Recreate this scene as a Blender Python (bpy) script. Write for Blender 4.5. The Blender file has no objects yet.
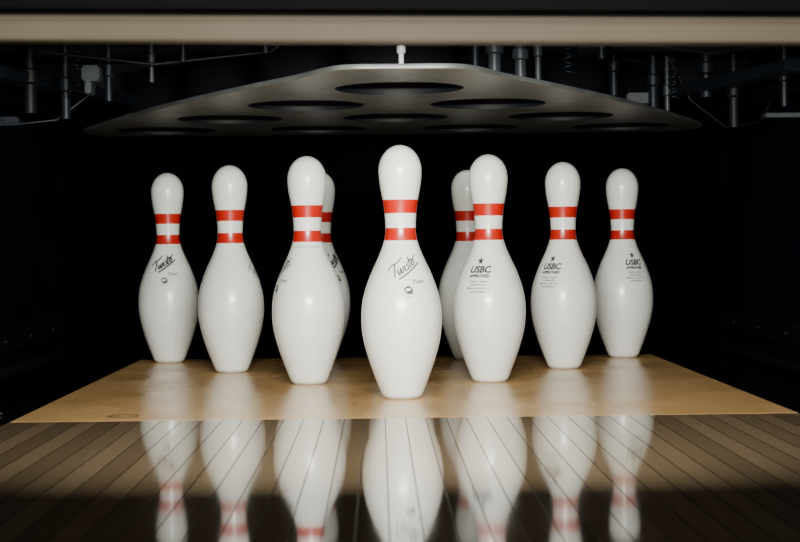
import bpy, bmesh, math, random
from mathutils import Vector, Matrix
random.seed(7)
scene = bpy.context.scene
COL = scene.collection

# ------------------------------------------------------------ helpers
def link(o, parent=None):
    COL.objects.link(o)
    if parent: o.parent = parent
    return o

def new_mat(name):
    m = bpy.data.materials.new(name); m.use_nodes = True
    nt = m.node_tree
    return m, nt, nt.nodes['Principled BSDF']

def simple_mat(name, col, rough=0.5, metal=0.0, noise=0.0, nscale=20, bump=0.0, spec=0.5):
    m, nt, b = new_mat(name)
    b.inputs['Base Color'].default_value = (*col, 1)
    b.inputs['Roughness'].default_value = rough
    b.inputs['Metallic'].default_value = metal
    b.inputs['Specular IOR Level'].default_value = spec
    tc = nt.nodes.new('ShaderNodeTexCoord')
    n = nt.nodes.new('ShaderNodeTexNoise'); n.inputs['Scale'].default_value = nscale
    n.inputs['Detail'].default_value = 6
    nt.links.new(tc.outputs['Object'], n.inputs['Vector'])
    if noise > 0:
        r = nt.nodes.new('ShaderNodeValToRGB')
        r.color_ramp.elements[0].position = 0.3; r.color_ramp.elements[1].position = 0.7
        r.color_ramp.elements[0].color = (*[c*(1-noise) for c in col], 1)
        r.color_ramp.elements[1].color = (*[min(1, c*(1+noise*0.5)) for c in col], 1)
        nt.links.new(n.outputs['Fac'], r.inputs['Fac'])
        nt.links.new(r.outputs['Color'], b.inputs['Base Color'])
    if bump > 0:
        bp = nt.nodes.new('ShaderNodeBump'); bp.inputs['Strength'].default_value = bump
        bp.inputs['Distance'].default_value = 0.002
        nt.links.new(n.outputs['Fac'], bp.inputs['Height'])
        nt.links.new(bp.outputs['Normal'], b.inputs['Normal'])
    return m

def mesh_obj(name, verts, faces, mats, parent=None, smooth=False, fm=None):
    me = bpy.data.meshes.new(name)
    me.from_pydata(verts, [], faces); me.update()
    for m in mats: me.materials.append(m)
    if fm:
        for p, i in zip(me.polygons, fm): p.material_index = i
    if smooth:
        for p in me.polygons: p.use_smooth = True
    return link(bpy.data.objects.new(name, me), parent)

def box(name, x0, x1, y0, y1, z0, z1, mat, parent=None, bevel=0.0, rot=None):
    c = Vector(((x0+x1)/2, (y0+y1)/2, (z0+z1)/2))
    bm = bmesh.new(); bmesh.ops.create_cube(bm, size=1)
    for v in bm.verts:
        v.co = Vector((v.co.x*(x1-x0), v.co.y*(y1-y0), v.co.z*(z1-z0)))
    if bevel > 0:
        bmesh.ops.bevel(bm, geom=bm.edges[:], offset=bevel, segments=2, affect='EDGES')
    me = bpy.data.meshes.new(name); bm.to_mesh(me); bm.free()
    me.materials.append(mat)
    o = link(bpy.data.objects.new(name, me), parent); o.location = c
    if rot: o.rotation_euler = rot
    return o

def lathe(name, prof, mat, parent=None, seg=40, loc=(0,0,0), rot=(0,0,0)):
    verts, faces = [], []
    n = len(prof)
    for r, z in prof:
        for s in range(seg):
            a = 2*math.pi*s/seg
            verts.append((r*math.cos(a), r*math.sin(a), z))
    for i in range(n-1):
        for s in range(seg):
            t = (s+1) % seg
            faces.append((i*seg+s, i*seg+t, (i+1)*seg+t, (i+1)*seg+s))
    faces.append(tuple(range(seg))[::-1]); faces.append(tuple((n-1)*seg+s for s in range(seg)))
    o = mesh_obj(name, verts, faces, [mat], parent)
    for p in o.data.polygons:
        p.use_smooth = len(p.vertices) == 4
    try: o.data.set_sharp_from_angle(angle=math.radians(40))
    except Exception: pass
    o.location = loc; o.rotation_euler = rot
    return o

def tube(name, pts, r, mat, parent=None):
    cu = bpy.data.curves.new(name, 'CURVE'); cu.dimensions = '3D'
    sp = cu.splines.new('POLY'); sp.points.add(len(pts)-1)
    for i, p in enumerate(pts): sp.points[i].co = (*p, 1)
    cu.bevel_depth = r; cu.bevel_resolution = 4; cu.use_fill_caps = True
    cu.materials.append(mat)
    tmp = bpy.data.objects.new(name, cu); COL.objects.link(tmp)
    dg = bpy.context.evaluated_depsgraph_get()
    me = bpy.data.meshes.new_from_object(tmp.evaluated_get(dg))
    bpy.data.objects.remove(tmp)
    for p in me.polygons: p.use_smooth = True
    return link(bpy.data.objects.new(name, me), parent)

# ------------------------------------------------------------ materials
def pin_material():
    m, nt, b = new_mat('pin_plastic_striped')
    tc = nt.nodes.new('ShaderNodeTexCoord'); sx = nt.nodes.new('ShaderNodeSeparateXYZ')
    nt.links.new(tc.outputs['Object'], sx.inputs[0])
    mp = nt.nodes.new('ShaderNodeMapRange')
    mp.inputs['From Min'].default_value = 0; mp.inputs['From Max'].default_value = 0.4
    nt.links.new(sx.outputs['Z'], mp.inputs['Value'])
    r = nt.nodes.new('ShaderNodeValToRGB'); cr = r.color_ramp; cr.interpolation = 'CONSTANT'
    W = (0.80, 0.83, 0.80, 1); R = (0.48, 0.009, 0.002, 1)
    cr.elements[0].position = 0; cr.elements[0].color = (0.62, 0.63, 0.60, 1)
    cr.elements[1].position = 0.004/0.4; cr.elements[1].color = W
    for z, c in ((0.2365, R), (0.2550, W), (0.2775, R), (0.2970, W)):
        e = cr.elements.new(z/0.4); e.color = c
    nt.links.new(mp.outputs[0], r.inputs['Fac'])
    n = nt.nodes.new('ShaderNodeTexNoise'); n.inputs['Scale'].default_value = 35
    n.inputs['Detail'].default_value = 8; n.inputs['Roughness'].default_value = 0.7
    nt.links.new(tc.outputs['Object'], n.inputs['Vector'])
    r2 = nt.nodes.new('ShaderNodeValToRGB')
    r2.color_ramp.elements[0].position = 0.25; r2.color_ramp.elements[0].color = (0.86, 0.88, 0.87, 1)
    r2.color_ramp.elements[1].position = 0.5; r2.color_ramp.elements[1].color = (1, 1, 1, 1)
    nt.links.new(n.outputs['Fac'], r2.inputs['Fac'])
    mx = nt.nodes.new('ShaderNodeMix'); mx.data_type = 'RGBA'; mx.blend_type = 'MULTIPLY'
    mx.inputs[0].default_value = 1
    nt.links.new(r.outputs[0], mx.inputs[6]); nt.links.new(r2.outputs[0], mx.inputs[7])
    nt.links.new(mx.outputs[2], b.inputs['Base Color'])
    b.inputs['Roughness'].default_value = 0.36
    b.inputs['Coat Weight'].default_value = 0.35; b.inputs['Coat Roughness'].default_value = 0.18
    return m
PIN = pin_material()
INK = simple_mat('printed_ink', (0.03, 0.034, 0.042), 0.45)

def wood(name, c1, c2, seam, board_w, rough, seam_w, grain=0.35, spec=0.5, coat=0.0, coat_r=0.03, ior=1.5, seam_rough=None):
    m, nt, b = new_mat(name)
    L = nt.links.new
    tc = nt.nodes.new('ShaderNodeTexCoord'); sx = nt.nodes.new('ShaderNodeSeparateXYZ')
    L(tc.outputs['Object'], sx.inputs[0])
    def math_(op, a, bb=None, v=None):
        n = nt.nodes.new('ShaderNodeMath'); n.operation = op
        L(a, n.inputs[0])
        if bb is not None: L(bb, n.inputs[1])
        if v is not None: n.inputs[1].default_value = v
        return n.outputs[0]
    u = math_('DIVIDE', sx.outputs['X'], v=board_w)
    fl = math_('FLOOR', u); fr = math_('FRACT', u)
    wn = nt.nodes.new('ShaderNodeTexWhiteNoise'); wn.noise_dimensions = '1D'
    L(fl, wn.inputs['W'])
    mpn = nt.nodes.new('ShaderNodeMapping'); mpn.inputs['Scale'].default_value = (160, 4, 1)
    L(tc.outputs['Object'], mpn.inputs['Vector'])
    add = nt.nodes.new('ShaderNodeVectorMath'); add.operation = 'ADD'
    cx = nt.nodes.new('ShaderNodeCombineXYZ'); L(math_('MULTIPLY', wn.outputs['Value'], v=50), cx.inputs['Y'])
    L(mpn.outputs[0], add.inputs[0]); L(cx.outputs[0], add.inputs[1])
    gn = nt.nodes.new('ShaderNodeTexNoise'); gn.inputs['Scale'].default_value = 1; gn.inputs['Detail'].default_value = 8
    L(add.outputs[0], gn.inputs['Vector'])
    f = math_('ADD', math_('MULTIPLY', wn.outputs['Value'], v=1-grain), math_('MULTIPLY', gn.outputs['Fac'], v=grain))
    r = nt.nodes.new('ShaderNodeValToRGB')
    r.color_ramp.elements[0].position = 0.1; r.color_ramp.elements[0].color = (*c1, 1)
    r.color_ramp.elements[1].position = 0.9; r.color_ramp.elements[1].color = (*c2, 1)
    L(f, r.inputs['Fac'])
    d = math_('ABSOLUTE', math_('SUBTRACT', fr, v=0.5))
    s = math_('GREATER_THAN', d, v=0.5-seam_w/2)
    mx = nt.nodes.new('ShaderNodeMix'); mx.data_type = 'RGBA'
    L(s, mx.inputs[0]); L(r.outputs[0], mx.inputs[6]); mx.inputs[7].default_value = (*seam, 1)
    L(mx.outputs[2], b.inputs['Base Color'])
    sn = nt.nodes.new('ShaderNodeTexNoise'); sn.inputs['Scale'].default_value = 6; sn.inputs['Detail'].default_value = 5
    L(tc.outputs['Object'], sn.inputs['Vector'])
    mr = nt.nodes.new('ShaderNodeMapRange'); mr.inputs['From Min'].default_value = 0.3; mr.inputs['From Max'].default_value = 0.7
    mr.inputs['To Min'].default_value = rough*0.7; mr.inputs['To Max'].default_value = rough*1.4
    L(sn.outputs['Fac'], mr.inputs['Value'])
    if seam_rough:
        L(math_('MAXIMUM', mr.outputs[0], math_('MULTIPLY', s, v=seam_rough)), b.inputs['Roughness'])
        sp = math_('MULTIPLY', s, v=-spec*0.9)
        L(math_('ADD', sp, v=spec), b.inputs['Specular IOR Level'])
    else:
        L(mr.outputs[0], b.inputs['Roughness'])
        b.inputs['Specular IOR Level'].default_value = spec
    b.inputs['IOR'].default_value = ior
    b.inputs['Coat Weight'].default_value = coat; b.inputs['Coat Roughness'].default_value = coat_r
    bp = nt.nodes.new('ShaderNodeBump'); bp.inputs['Strength'].default_value = 0.25; bp.inputs['Distance'].default_value = 0.0004
    bp.invert = True
    L(s, bp.inputs['Height']); L(bp.outputs[0], b.inputs['Normal'])
    return m
LANE = wood('lane_boards', (0.15, 0.105, 0.06), (0.27, 0.20, 0.12), (0.008, 0.006, 0.004), 0.027, 0.06, 0.05, ior=1.68, seam_rough=0.5, coat=0.25, coat_r=0.05)
DECK = wood('deck_maple', (0.52, 0.315, 0.125), (0.60, 0.375, 0.16), (0.48, 0.29, 0.12), 0.05, 0.22, 0.02, grain=0.6, ior=1.65)
BLACK = simple_mat('black_rubber', (0.003, 0.004, 0.006), 0.6, noise=0.3, nscale=8, spec=0.2)
NAVY = simple_mat('navy_kickback', (0.003, 0.005, 0.010), 0.3, noise=0.5, nscale=6)
CURT = simple_mat('black_curtain', (0.0008, 0.001, 0.0022), 0.95, noise=0.3, nscale=5, spec=0.02)
STEEL = simple_mat('dark_steel', (0.008, 0.012, 0.019), 0.45, metal=0.3, noise=0.4, nscale=30, spec=0.3)
FRAME = simple_mat('machine_frame_paint', (0.003, 0.004, 0.007), 0.5, noise=0.4, nscale=20, spec=0.2)
GREY = simple_mat('grey_plastic', (0.035, 0.042, 0.052), 0.4, noise=0.3, nscale=40, spec=0.4)
TABLE = simple_mat('worn_painted_metal', (0.10, 0.107, 0.104), 0.42, noise=0.35, nscale=14, bump=0.15)
TAN = simple_mat('tan_aluminium', (0.46, 0.40, 0.29), 0.45, noise=0.12, nscale=9)
MASK = simple_mat('dark_mask_panel', (0.004, 0.004, 0.006), 0.6, noise=0.4, nscale=12, spec=0.2)
WHITE = simple_mat('white_nylon', (0.5, 0.52, 0.52), 0.35)

# ------------------------------------------------------------ pins
IN = 0.0254
prof_in = [(0.0,1.00),(0.12,1.13),(0.3,1.235),(0.75,1.414),(1.5,1.70),(2.25,1.953),(3.375,2.255),(4.5,2.383),(5.875,2.2815),
           (7.25,1.8515),(8.625,1.236),(9.375,0.9825),(10.0,0.8985),(10.875,0.935),(11.75,1.047),
           (12.625,1.203),(13.5,1.2735)]
def hermite(pts, z):
    n = len(pts)
    sl = []
    for i in range(n):
        if i == 0: sl.append((pts[1][1]-pts[0][1])/(pts[1][0]-pts[0][0]))
        elif i == n-1: sl.append(0.0)
        else:
            sl.append((pts[i+1][1]-pts[i-1][1])/(pts[i+1][0]-pts[i-1][0]))
    for i in range(n-1):
        if z <= pts[i+1][0]:
            h = pts[i+1][0]-pts[i][0]; t = (z-pts[i][0])/h
            return ((2*t**3-3*t*t+1)*pts[i][1] + (t**3-2*t*t+t)*h*sl[i]
                    + (-2*t**3+3*t*t)*pts[i+1][1] + (t**3-t*t)*h*sl[i+1])
    return pts[-1][1]
def pin_r(z):      # metres
    zi = z/IN
    if zi <= 13.5: return hermite(prof_in, max(zi, 0))*IN
    t = min((zi-13.5)/1.5, 1)
    return 1.2735*math.sqrt(max(0, 1-t*t))*IN

SEG = 96
def pin_geometry():
    prof = [(0.0, 0.0), (0.022, 0.0)]
    z = 0.0
    while z < 13.5:
        prof.append((pin_r(z*IN), z*IN)); z += 0.125
    for k in range(0, 20):
        a = math.pi/2*k/20
        prof.append((1.2735*IN*math.cos(a), (13.5+1.5*math.sin(a))*IN))
    verts = []; faces = []
    rings = []
    for r, zz in prof[1:]:
        base = len(verts)
        for s in range(SEG):
            a = 2*math.pi*s/SEG
            verts.append((r*math.sin(a), -r*math.cos(a), zz))
        rings.append(base)
    for i in range(len(rings)-1):
        for s in range(SEG):
            t = (s+1) % SEG
            faces.append((rings[i]+s, rings[i]+t, rings[i+1]+t, rings[i+1]+s))
    faces.append(tuple(rings[0]+s for s in range(SEG))[::-1])
    top = len(verts); verts.append((0, 0, 15*IN))
    for s in range(SEG):
        faces.append((rings[-1]+s, rings[-1]+(s+1) % SEG, top))
    return verts, faces
PV, PF = pin_geometry()

def catmull(pts, n=7):
    if len(pts) < 3: return pts
    out = []
    P = [pts[0]]+list(pts)+[pts[-1]]
    for i in range(1, len(P)-2):
        p0, p1, p2, p3 = P[i-1], P[i], P[i+1], P[i+2]
        for k in range(n):
            t = k/n
            out.append(tuple(0.5*((2*p1[j]) + (-p0[j]+p2[j])*t + (2*p0[j]-5*p1[j]+4*p2[j]-p3[j])*t*t
                       + (-p0[j]+3*p1[j]-3*p2[j]+p3[j])*t**3) for j in (0, 1)))
    out.append(pts[-1]); return out
def ribbon(pts, w):
    pts = catmull(pts); V = []; F = []
    for i, p in enumerate(pts):
        a = pts[max(i-1, 0)]; b = pts[min(i+1, len(pts)-1)]
        dx, dy = b[0]-a[0], b[1]-a[1]; l = math.hypot(dx, dy) or 1
        nx, ny = -dy/l*w, dx/l*w
        V += [(p[0]+nx, p[1]+ny), (p[0]-nx, p[1]-ny)]
    for i in range(len(pts)-1):
        F.append((2*i, 2*i+1, 2*i+3, 2*i+2))
    return V, F
def merge(parts):
    V = []; F = []
    for v, f in parts:
        o = len(V); V += v; F += [tuple(i+o for i in q) for q in f]
    return V, F
def xf(g, s=1, rot=0, dx=0, dy=0):
    c, si = math.cos(rot), math.sin(rot)
    return [((x*c-y*si)*s+dx, (x*si+y*c)*s+dy) for x, y in g[0]], g[1]

def text2d(txt, size, shear=0.0, bold=0.0):
    cu = bpy.data.curves.new('t', 'FONT'); cu.body = txt; cu.size = size; cu.shear = shear
    cu.align_x = 'CENTER'; cu.resolution_u = 3; cu.offset = bold
    o = bpy.data.objects.new('t', cu); COL.objects.link(o)
    dg = bpy.context.evaluated_depsgraph_get()
    me = bpy.data.meshes.new_from_object(o.evaluated_get(dg))
    bpy.data.objects.remove(o)
    bm = bmesh.new(); bm.from_mesh(me)
    if bm.verts:
        x0 = min(v.co.x for v in bm.verts); x1 = max(v.co.x for v in bm.verts)
        x = x0+0.0015
        while x < x1:
            bmesh.ops.bisect_plane(bm, geom=bm.verts[:]+bm.edges[:]+bm.faces[:], plane_co=(x, 0, 0), plane_no=(1, 0, 0), dist=1e-7)
            x += 0.0015
    bm.verts.ensure_lookup_table(); bm.verts.index_update()
    V = [(v.co.x, v.co.y) for v in bm.verts]; F = [tuple(v.index for v in f.verts) for f in bm.faces]
    bm.free(); return V, F

def script_logo(s=1.0, wgt=0.085):
    S = [[(0.5,1.5),(0.35,0.8),(0.15,0)], [(-0.5,1.2),(0.0,1.55),(0.9,1.5),(1.7,1.75)],
         [(0.7,.75),(0.75,.1),(1.0,.2),(1.1,.7),(1.15,.1),(1.4,.2),(1.5,.75)],
         [(1.7,.7),(1.68,.1),(1.85,.08)], [(1.8,1.0),(1.86,1.08)],
         [(2.25,.7),(2.05,.6),(2.2,.35),(2.15,.05),(1.95,.1)],
         [(2.6,1.3),(2.45,.1),(2.6,.05)], [(2.3,.75),(2.85,.85)],
         [(2.8,.35),(3.1,.5),(3.0,.75),(2.8,.45),(2.9,.05),(3.15,.15)],
         [(3.3,.7),(3.3,.05)], [(3.3,.45),(3.5,.75),(3.85,.75)],
         [(0.5,-.4),(2,-.3),(3.9,-.15)]]
    g = merge([ribbon(q, wgt) for q in S])
    g = ([(x-1.7+y*0.3, y-0.6) for x, y in g[0]], g[1])
    a = xf(g, 0.0118*s, math.radians(34))
    ring = ribbon([(math.cos(t)*.0035, math.sin(t)*.0028) for t in [k*math.pi/4 for k in range(9)]], 0.0005)
    sq = ribbon([(-.004,.001),(0,.004),(.003,0),(-.002,-.003),(.004,-.004)], 0.0007)
    t = text2d('Tour', 0.008, 0.3, .0002)
    return merge([a, xf(merge([ring, sq]), 1.3, 0, .005, -.034), xf(t, 1, .1, .018, -.024), xf(text2d('15 in', .0045), 1, 0, .005, -.045)])
def seal_logo():
    star = []
    for k in range(10):
        r = 0.0075 if k % 2 == 0 else 0.0031
        a = math.pi/2+k*math.pi/5; star.append((r*math.cos(a), r*math.sin(a)))
    sv = star+[(0, 0)]; sf = [(k, (k+1) % 10, 10) for k in range(10)]
    parts = [xf((sv, sf), 1, 0, 0, 0.018), xf(text2d('USBC', 0.0150, 0.25, 0.0007), 1, 0, 0, -.001),
             xf(text2d('APPROVED', 0.0068, 0.1, 0.0004), 1, 0, 0, -0.009)]
    for i, t in enumerate(('Plastic Coated', 'Bowling Pin', 'Made to 3 lb 6 oz', 'specification')):
        parts.append(xf(text2d(t, 0.0046, 0, .0001), 1, 0, 0, -0.017-0.0056*i))
    return merge(parts)
SCRIPT = script_logo(); SCRIPTB = script_logo(1.0, .13); SEAL = seal_logo(); NECK = text2d('bowling pin surface coated', 0.0042)

def make_pin(x, y, decals):
    V = list(PV); F = list(PF); fm = [0]*len(PF)
    for (g, az, z0) in decals:
        o = len(V); a0 = math.radians(az)
        for (u, v) in g[0]:
            z = z0+v; r = pin_r(z)
            a = a0+u/pin_r(z0); r += 0.0003
            V.append((r*math.sin(a), -r*math.cos(a), z))
        for f in g[1]:
            F.append(tuple(i+o for i in f)); fm.append(1)
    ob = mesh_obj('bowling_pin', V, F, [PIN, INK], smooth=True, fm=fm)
    ob.location = (x, y, 0.0)
    return ob
DX, DY = 0.1524, 0.2640
make_pin(0, 0, [(SCRIPT, 4, 0.198), (NECK, 170, 0.228)])
make_pin(-DX, DY, [(SCRIPT, -74, 0.195), (SEAL, 110, 0.2), (NECK, 4, 0.2285)])
make_pin(DX-.001, DY, [(SEAL, -24, 0.185), (SCRIPT, 140, 0.2)])
make_pin(-2*DX-.002, 2*DY, [(SCRIPT, 80, 0.192), (SEAL, -120, 0.19)])
make_pin(.006, 2*DY, [(SCRIPT, 20, 0.2)])
make_pin(2*DX+.003, 2*DY, [(SEAL, -36, 0.185), (SCRIPT, 140, 0.2)])
make_pin(-3*DX, 3*DY, [(SCRIPTB, -8, 0.200), (SEAL, 170, 0.19)])
make_pin(-DX, 3*DY, [(SCRIPTB, 38, 0.20)])
make_pin(DX-.006, 3*DY, [(SCRIPT, 160, 0.2)])
make_pin(3*DX+.002, 3*DY, [(SEAL, 20, 0.188), (SCRIPT, -140, 0.2)])

# ------------------------------------------------------------ lane, deck, gutters
HW = 0.527; YD = -0.27; YB = 0.865
box('bowling_lane', -HW, HW, -4.5, YD-0.001, -0.04, 0.0, LANE)
box('pin_deck', -HW, HW, YD+0.001, YB, -0.04, 0.0, DECK, bevel=0.0006)
ov = ribbon([(math.cos(k*math.pi/12)*.020, math.sin(k*math.pi/12)*.020) for k in range(25)], .0016)
ov2 = text2d('DECK', 0.011)
g = merge([ov, xf(ov2, 1, 0, 0, -.004)])
mesh_obj('deck_stamp', [(x-0.385, y-0.212, 0.0006) for x, y in g[0]], g[1], [simple_mat('stamp_ink', (.10,.05,.02), .5)])

def gutter(side):
    V = []; F = []; n = 14
    x0, x1 = HW+0.004, 0.765
    for yy in (-4.5, 1.0):
        for k in range(n+1):
            t = k/n; x = x0+(x1-x0)*t
            z = -0.02-0.07*math.sin(math.pi*t)**0.6
            V.append((side*x, yy, z))
    for k in range(n):
        F.append((k, k+1, n+2+k, n+1+k))
    o = mesh_obj('gutter', V, F, [BLACK], smooth=True)
    md = o.modifiers.new('s', 'SOLIDIFY'); md.thickness = 0.004; md.offset = -1 if side > 0 else 1
gutter(-1); gutter(1)
box('floor', -3, 3, -4.5, 2.0, -0.16, -0.12, BLACK)
box('wall_left', -0.83, -0.775, -1.28, 1.7, -0.119, 1.05, NAVY)
box('wall_right', 0.775, 0.83, -1.28, 1.7, -0.119, 1.05, NAVY)
for s in (-1, 1):
    k = bpy.data.objects.new('kickback_rail', None); link(k)
    box('rail', min(s*.772, s*.755), max(s*.772, s*.755), -0.2, 1.3, 0.03, 0.075, FRAME, k, 0.003)
    box('rail_low', min(s*.772, s*.745), max(s*.772, s*.745), 0.1, 1.2, -0.015, 0.0, STEEL, k, 0.002)
    for i in range(6):
        lathe('bolt_%d' % i, [(.006, 0), (.006, .004), (.004, .006)], FRAME, k, 12, (s*.755, 0.0+i*.22, .052), (0, -s*math.pi/2, 0))
box('wall_back', -0.83, 0.83, 1.701, 1.76, -0.119, 1.05, CURT)
box('ceiling', -0.83, 0.83, -1.15, 1.76, 1.051, 1.08, FRAME)
V = []; F = []; n = 160
for i in range(n+1):
    x = -0.76+1.52*i/n; y = 1.45+0.006*math.sin(x*21)+0.003*math.sin(x*47)
    V += [(x, y, -0.11), (x, y, 0.75)]
for i in range(n): F.append((2*i, 2*i+2, 2*i+3, 2*i+1))
mesh_obj('pit_curtain', V, F, [CURT], smooth=True)

# ------------------------------------------------------------ mask + beam
BY = -1.239; SC = 0.88
beam = bpy.data.objects.new('masking_beam', None); link(beam)
beam.location = (0, BY, 0.3828); beam.rotation_euler = (0, math.radians(0.68), 0)
def bprof(name, pts, mat, L=0.82):
    pts = [(y*SC, z*SC) for y, z in pts]
    V = [(-L, y, z) for y, z in pts]+[(L, y, z) for y, z in pts]; n = len(pts)
    F = [(i, (i+1) % n, n+(i+1) % n, n+i) for i in range(n)]+[tuple(range(n))[::-1], tuple(range(n, 2*n))]
    return mesh_obj(name, V, F, [mat], beam)
bprof('face_profile', [(0,-.0095),(-.003,-.0105),(-.003,-.0085),(0,-.0078),(0,.0040),(-.0015,.0044),(-.0015,.0060),(-.004,.0064),(-.004,.0083),(.0,.0085),(.02,.0085),(.02,-.0105)], TAN)
bprof('top_gap', [(.003,.0086),(.003,.0125),(.02,.0125),(.02,.0086)], MASK)
bprof('mask_panel', [(-.001,.0126),(-.006,.0140),(-.006,.0170),(-.001,.0175),(-.001,.72),(.015,.72),(.015,.0126)], MASK)

# lamp behind the beam, with an added, unseen flap that keeps light off the machinery
lamp = bpy.data.objects.new('pin_lamp', None); link(lamp)
box('housing', -0.775, 0.775, -1.200, -1.185, 0.394, 0.435, FRAME, lamp)
box('blocker_flap', -0.775, 0.775, -1.186, -0.93, 0.430, 0.434, BLACK, lamp)
LI = bpy.data.lights.new('tube_light', 'AREA'); LI.shape = 'RECTANGLE'; LI.size = 0.5; LI.size_y = 0.022
LI.energy = 20; LI.color = (1.0, 0.98, 0.89); LI.spread = math.radians(118)
lo = link(bpy.data.objects.new('tube_light', LI), lamp)
lo.location = (0, -1.180, 0.410); lo.rotation_euler = (math.radians(90+1), 0, 0)

L2 = bpy.data.lights.new('beam_fill_spot', 'SPOT'); L2.energy = 110; L2.color = (1.0, 0.93, 0.8)  # added fill behind the camera, brightens the beam face and near lane
L2.spot_size = math.radians(36); L2.spot_blend = 1; L2.shadow_soft_size = 0.15
h = link(bpy.data.objects.new('beam_fill_spot', L2)); h.location = (0, -3.6, 0.75)
h.rotation_euler = (Vector((0, BY, 0.46))-h.location).to_track_quat('-Z', 'Y').to_euler()

# ------------------------------------------------------------ spotting table
T = bpy.data.objects.new('pin_spotting_table', None); link(T)
half = [(0.0,-.262),(.07,-.260),(.105,-.225),(.15,-.137),(.226,-.014),(.36,.224),(.48,.47),(.60,.74),(.63,.84),(.60,.93),(.5,.95)]
out = [(x, y) for x, y in half]+[(-x, y) for x, y in half[::-1] if x > 0]
sm = catmull(out+[out[0]], 6)[:-1]
cu = bpy.data.curves.new('plate', 'CURVE'); cu.dimensions = '2D'; cu.fill_mode = 'BOTH'; cu.extrude = 0.0028
cu.bevel_depth = 0.0006; cu.bevel_resolution = 1
def spl(pts):
    s = cu.splines.new('POLY'); s.points.add(len(pts)-1); s.use_cyclic_u = True
    for i, p in enumerate(pts): s.points[i].co = (p[0], p[1], 0, 1)
spl(sm)
PINS = [(0,0),(-DX,DY),(DX,DY),(-2*DX,2*DY),(0,2*DY),(2*DX,2*DY),(-3*DX,3*DY),(-DX,3*DY),(DX,3*DY),(3*DX,3*DY)]
for (x, y) in PINS:
    spl([(x+.098*math.cos(k*math.pi/32), y+.098*math.sin(k*math.pi/32)) for k in range(64)])
cu.materials.append(TABLE)
tmp = bpy.data.objects.new('tmp', cu); COL.objects.link(tmp)
dg = bpy.context.evaluated_depsgraph_get()
me = bpy.data.meshes.new_from_object(tmp.evaluated_get(dg)); bpy.data.objects.remove(tmp)
pl = link(bpy.data.objects.new('plate', me), T); pl.location = (0, 0, 0.4690)
ZT = 0.4725
for i, (x, y) in enumerate(PINS):
    V = []; F = []; n = 64
    for r, z in ((.0955, -.0072), (.0955, .01), (.085, .02), (.08, .10), (.03, .12)):
        for s in range(n):
            a = 2*math.pi*s/n; V.append((x+r*math.cos(a), y+r*math.sin(a), ZT+z))
    for k in range(4):
        for s in range(n):
            F.append((k*n+s, k*n+(s+1) % n, (k+1)*n+(s+1) % n, (k+1)*n+s))
    F.append(tuple(4*n+s for s in range(n)))
    mesh_obj('cup_%d' % i, V, F, [BLACK], T, smooth=True)
lathe('guide_stud', [(.0035,0),(.0035,.016),(.006,.018),(.006,.026),(.004,.028)], WHITE, T, 20, (0, -.235, ZT))

# ------------------------------------------------------------ overhead machinery
M = bpy.data.objects.new('pinsetter_machine', None); link(M)
box('cross_beam_front', -.77, .77, .05, .09, .63, .70, FRAME, M, .004)
box('cross_beam_rear', -.77, .77, 1.0, 1.05, .56, .64, FRAME, M, .004)
box('side_beam_l', -.74, -.70, -.6, 1.3, .50, .56, FRAME, M, .004)
box('side_beam_r', .70, .74, -.6, 1.3, .50, .56, FRAME, M, .004)
def rod(x, y, z0, z1, r, m, nm='rod'):
    lathe(nm, [(r, 0), (r, (z1-z0)*.3), (r*1.5, (z1-z0)*.32), (r*1.5, (z1-z0)*.45), (r, (z1-z0)*.47), (r, z1-z0)], m, M, 16, (x, y, z0))
for x, y, z0, z1, r, m in ((.115,.0,.492,.62,.006,STEEL),(.15,.08,.485,.62,.010,GREY),(.194,.12,.487,.60,.009,GREY),(.225,.15,.49,.62,.005,GREY),
        (.40,.5,.50,.64,.008,STEEL),(.49,.6,.485,.62,.010,STEEL),(.52,.62,.47,.60,.005,GREY),(.58,.55,.50,.64,.012,STEEL),
        (-.47,.2,.47,.60,.006,STEEL),(-.56,.3,.45,.6,.008,STEEL),(-.62,.3,.46,.62,.012,FRAME),(-.40,.2,.50,.6,.004,GREY),
        (-.33,.05,.515,.62,.005,STEEL),(-.2,0,.52,.62,.006,STEEL),(.32,.1,.52,.62,.006,STEEL),(.62,.5,.44,.62,.01,FRAME),(.66,.3,.46,.6,.006,STEEL)):
    rod(x, y, z0, z1, r, m)
box('sensor_block', -.505, -.477, .15, .19, .498, .523, GREY, M, .003)
box('sensor_foot', -.500, -.49, .15, .19, .478, .498, GREY, M, .002)
box('latch_r', .44, .50, .60, .63, .495, .515, GREY, M, .003)
box('latch_r2', .69, .76, .55, .58, .462, .470, GREY, M, .002)
box('latch_l', -.70, -.64, .3, .34, .44, .455, STEEL, M, .003)
box('arm_r', .55, .60, .2, .9, .51, .53, STEEL, M, .003, (0, 0, .25))
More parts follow.
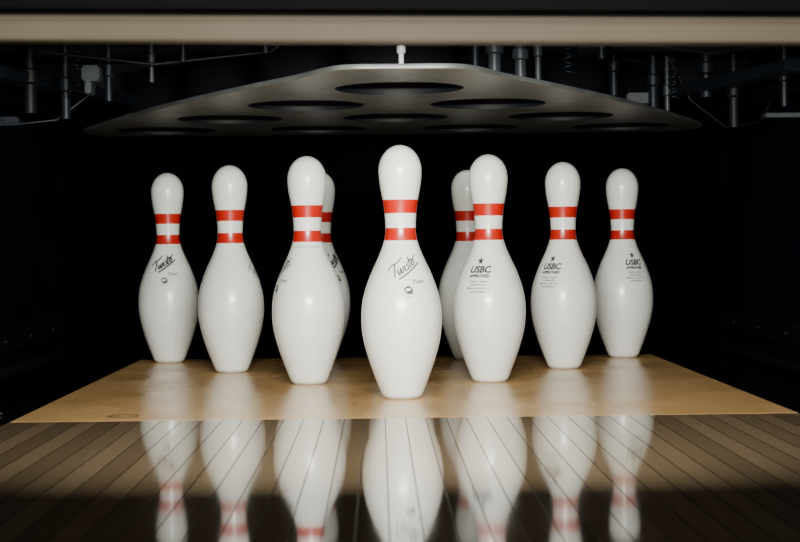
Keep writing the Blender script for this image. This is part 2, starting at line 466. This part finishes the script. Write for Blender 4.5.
box('arm_l', -.60, -.55, .2, .9, .51, .53, STEEL, M, .003, (0, 0, -.25))
box('motor_body', -.30, -.05, .25, .5, .60, .70, FRAME, M, .02)
lathe('shaft', [(.016,-.7),(.016,-.2),(.024,-.19),(.024,-.05),(.016,-.04),(.016,.3),(.03,.31),(.03,.36),(.016,.37),(.016,.7)], STEEL, M, 24, (0,.35,.575), (0, math.pi/2, 0))
tube('cable_a', [(-.7,.1,.60),(-.55,.08,.535),(-.38,.08,.515),(-.2,.1,.535),(-.1,.1,.60)], .002, STEEL, M)
tube('cable_b', [(.2,.05,.60),(.34,.03,.54),(.48,.05,.52),(.62,.1,.545),(.7,.1,.6)], .002, STEEL, M)
tube('cable_c', [(.5,.6,.62),(.56,.6,.50),(.63,.62,.45),(.70,.64,.46),(.74,.66,.52)], .002, STEEL, M)
tube('cable_d', [(-.74,.3,.52),(-.66,.3,.44),(-.58,.32,.45),(-.52,.34,.5),(-.5,.36,.6)], .002, STEEL, M)
for (x, y, z) in ((.5,.45,.49),(-.53,.25,.49),(.27,.12,.50)):
    tube('spring', [(x+.009*math.cos(t*.5), y+.009*math.sin(t*.5), z+t*.0011) for t in range(90)], .0015, STEEL, M)

# ------------------------------------------------------------ world
w = bpy.data.worlds.new('World'); scene.world = w; w.use_nodes = True
bg = w.node_tree.nodes['Background']; bg.inputs[0].default_value = (0.5, 0.65, 1, 1); bg.inputs[1].default_value = 0.012

# ------------------------------------------------------------ camera
cam = bpy.data.cameras.new('camera'); co = link(bpy.data.objects.new('camera', cam))
cam.sensor_width = 36; cam.lens = 1553/800*36; cam.clip_start = .02
cam.dof.use_dof = True; cam.dof.focus_distance = 2.45; cam.dof.aperture_fstop = 11
yaw = math.radians(0.77); pitch = math.radians(-0.92); roll = math.radians(0.6)
Rm = Matrix.Rotation(-yaw, 4, 'Z') @ Matrix.Rotation(math.radians(90)+pitch, 4, 'X') @ Matrix.Rotation(-roll, 4, 'Z')
co.matrix_world = Matrix.Translation((-0.033, -2.339, 0.229)) @ Rm
scene.camera = co
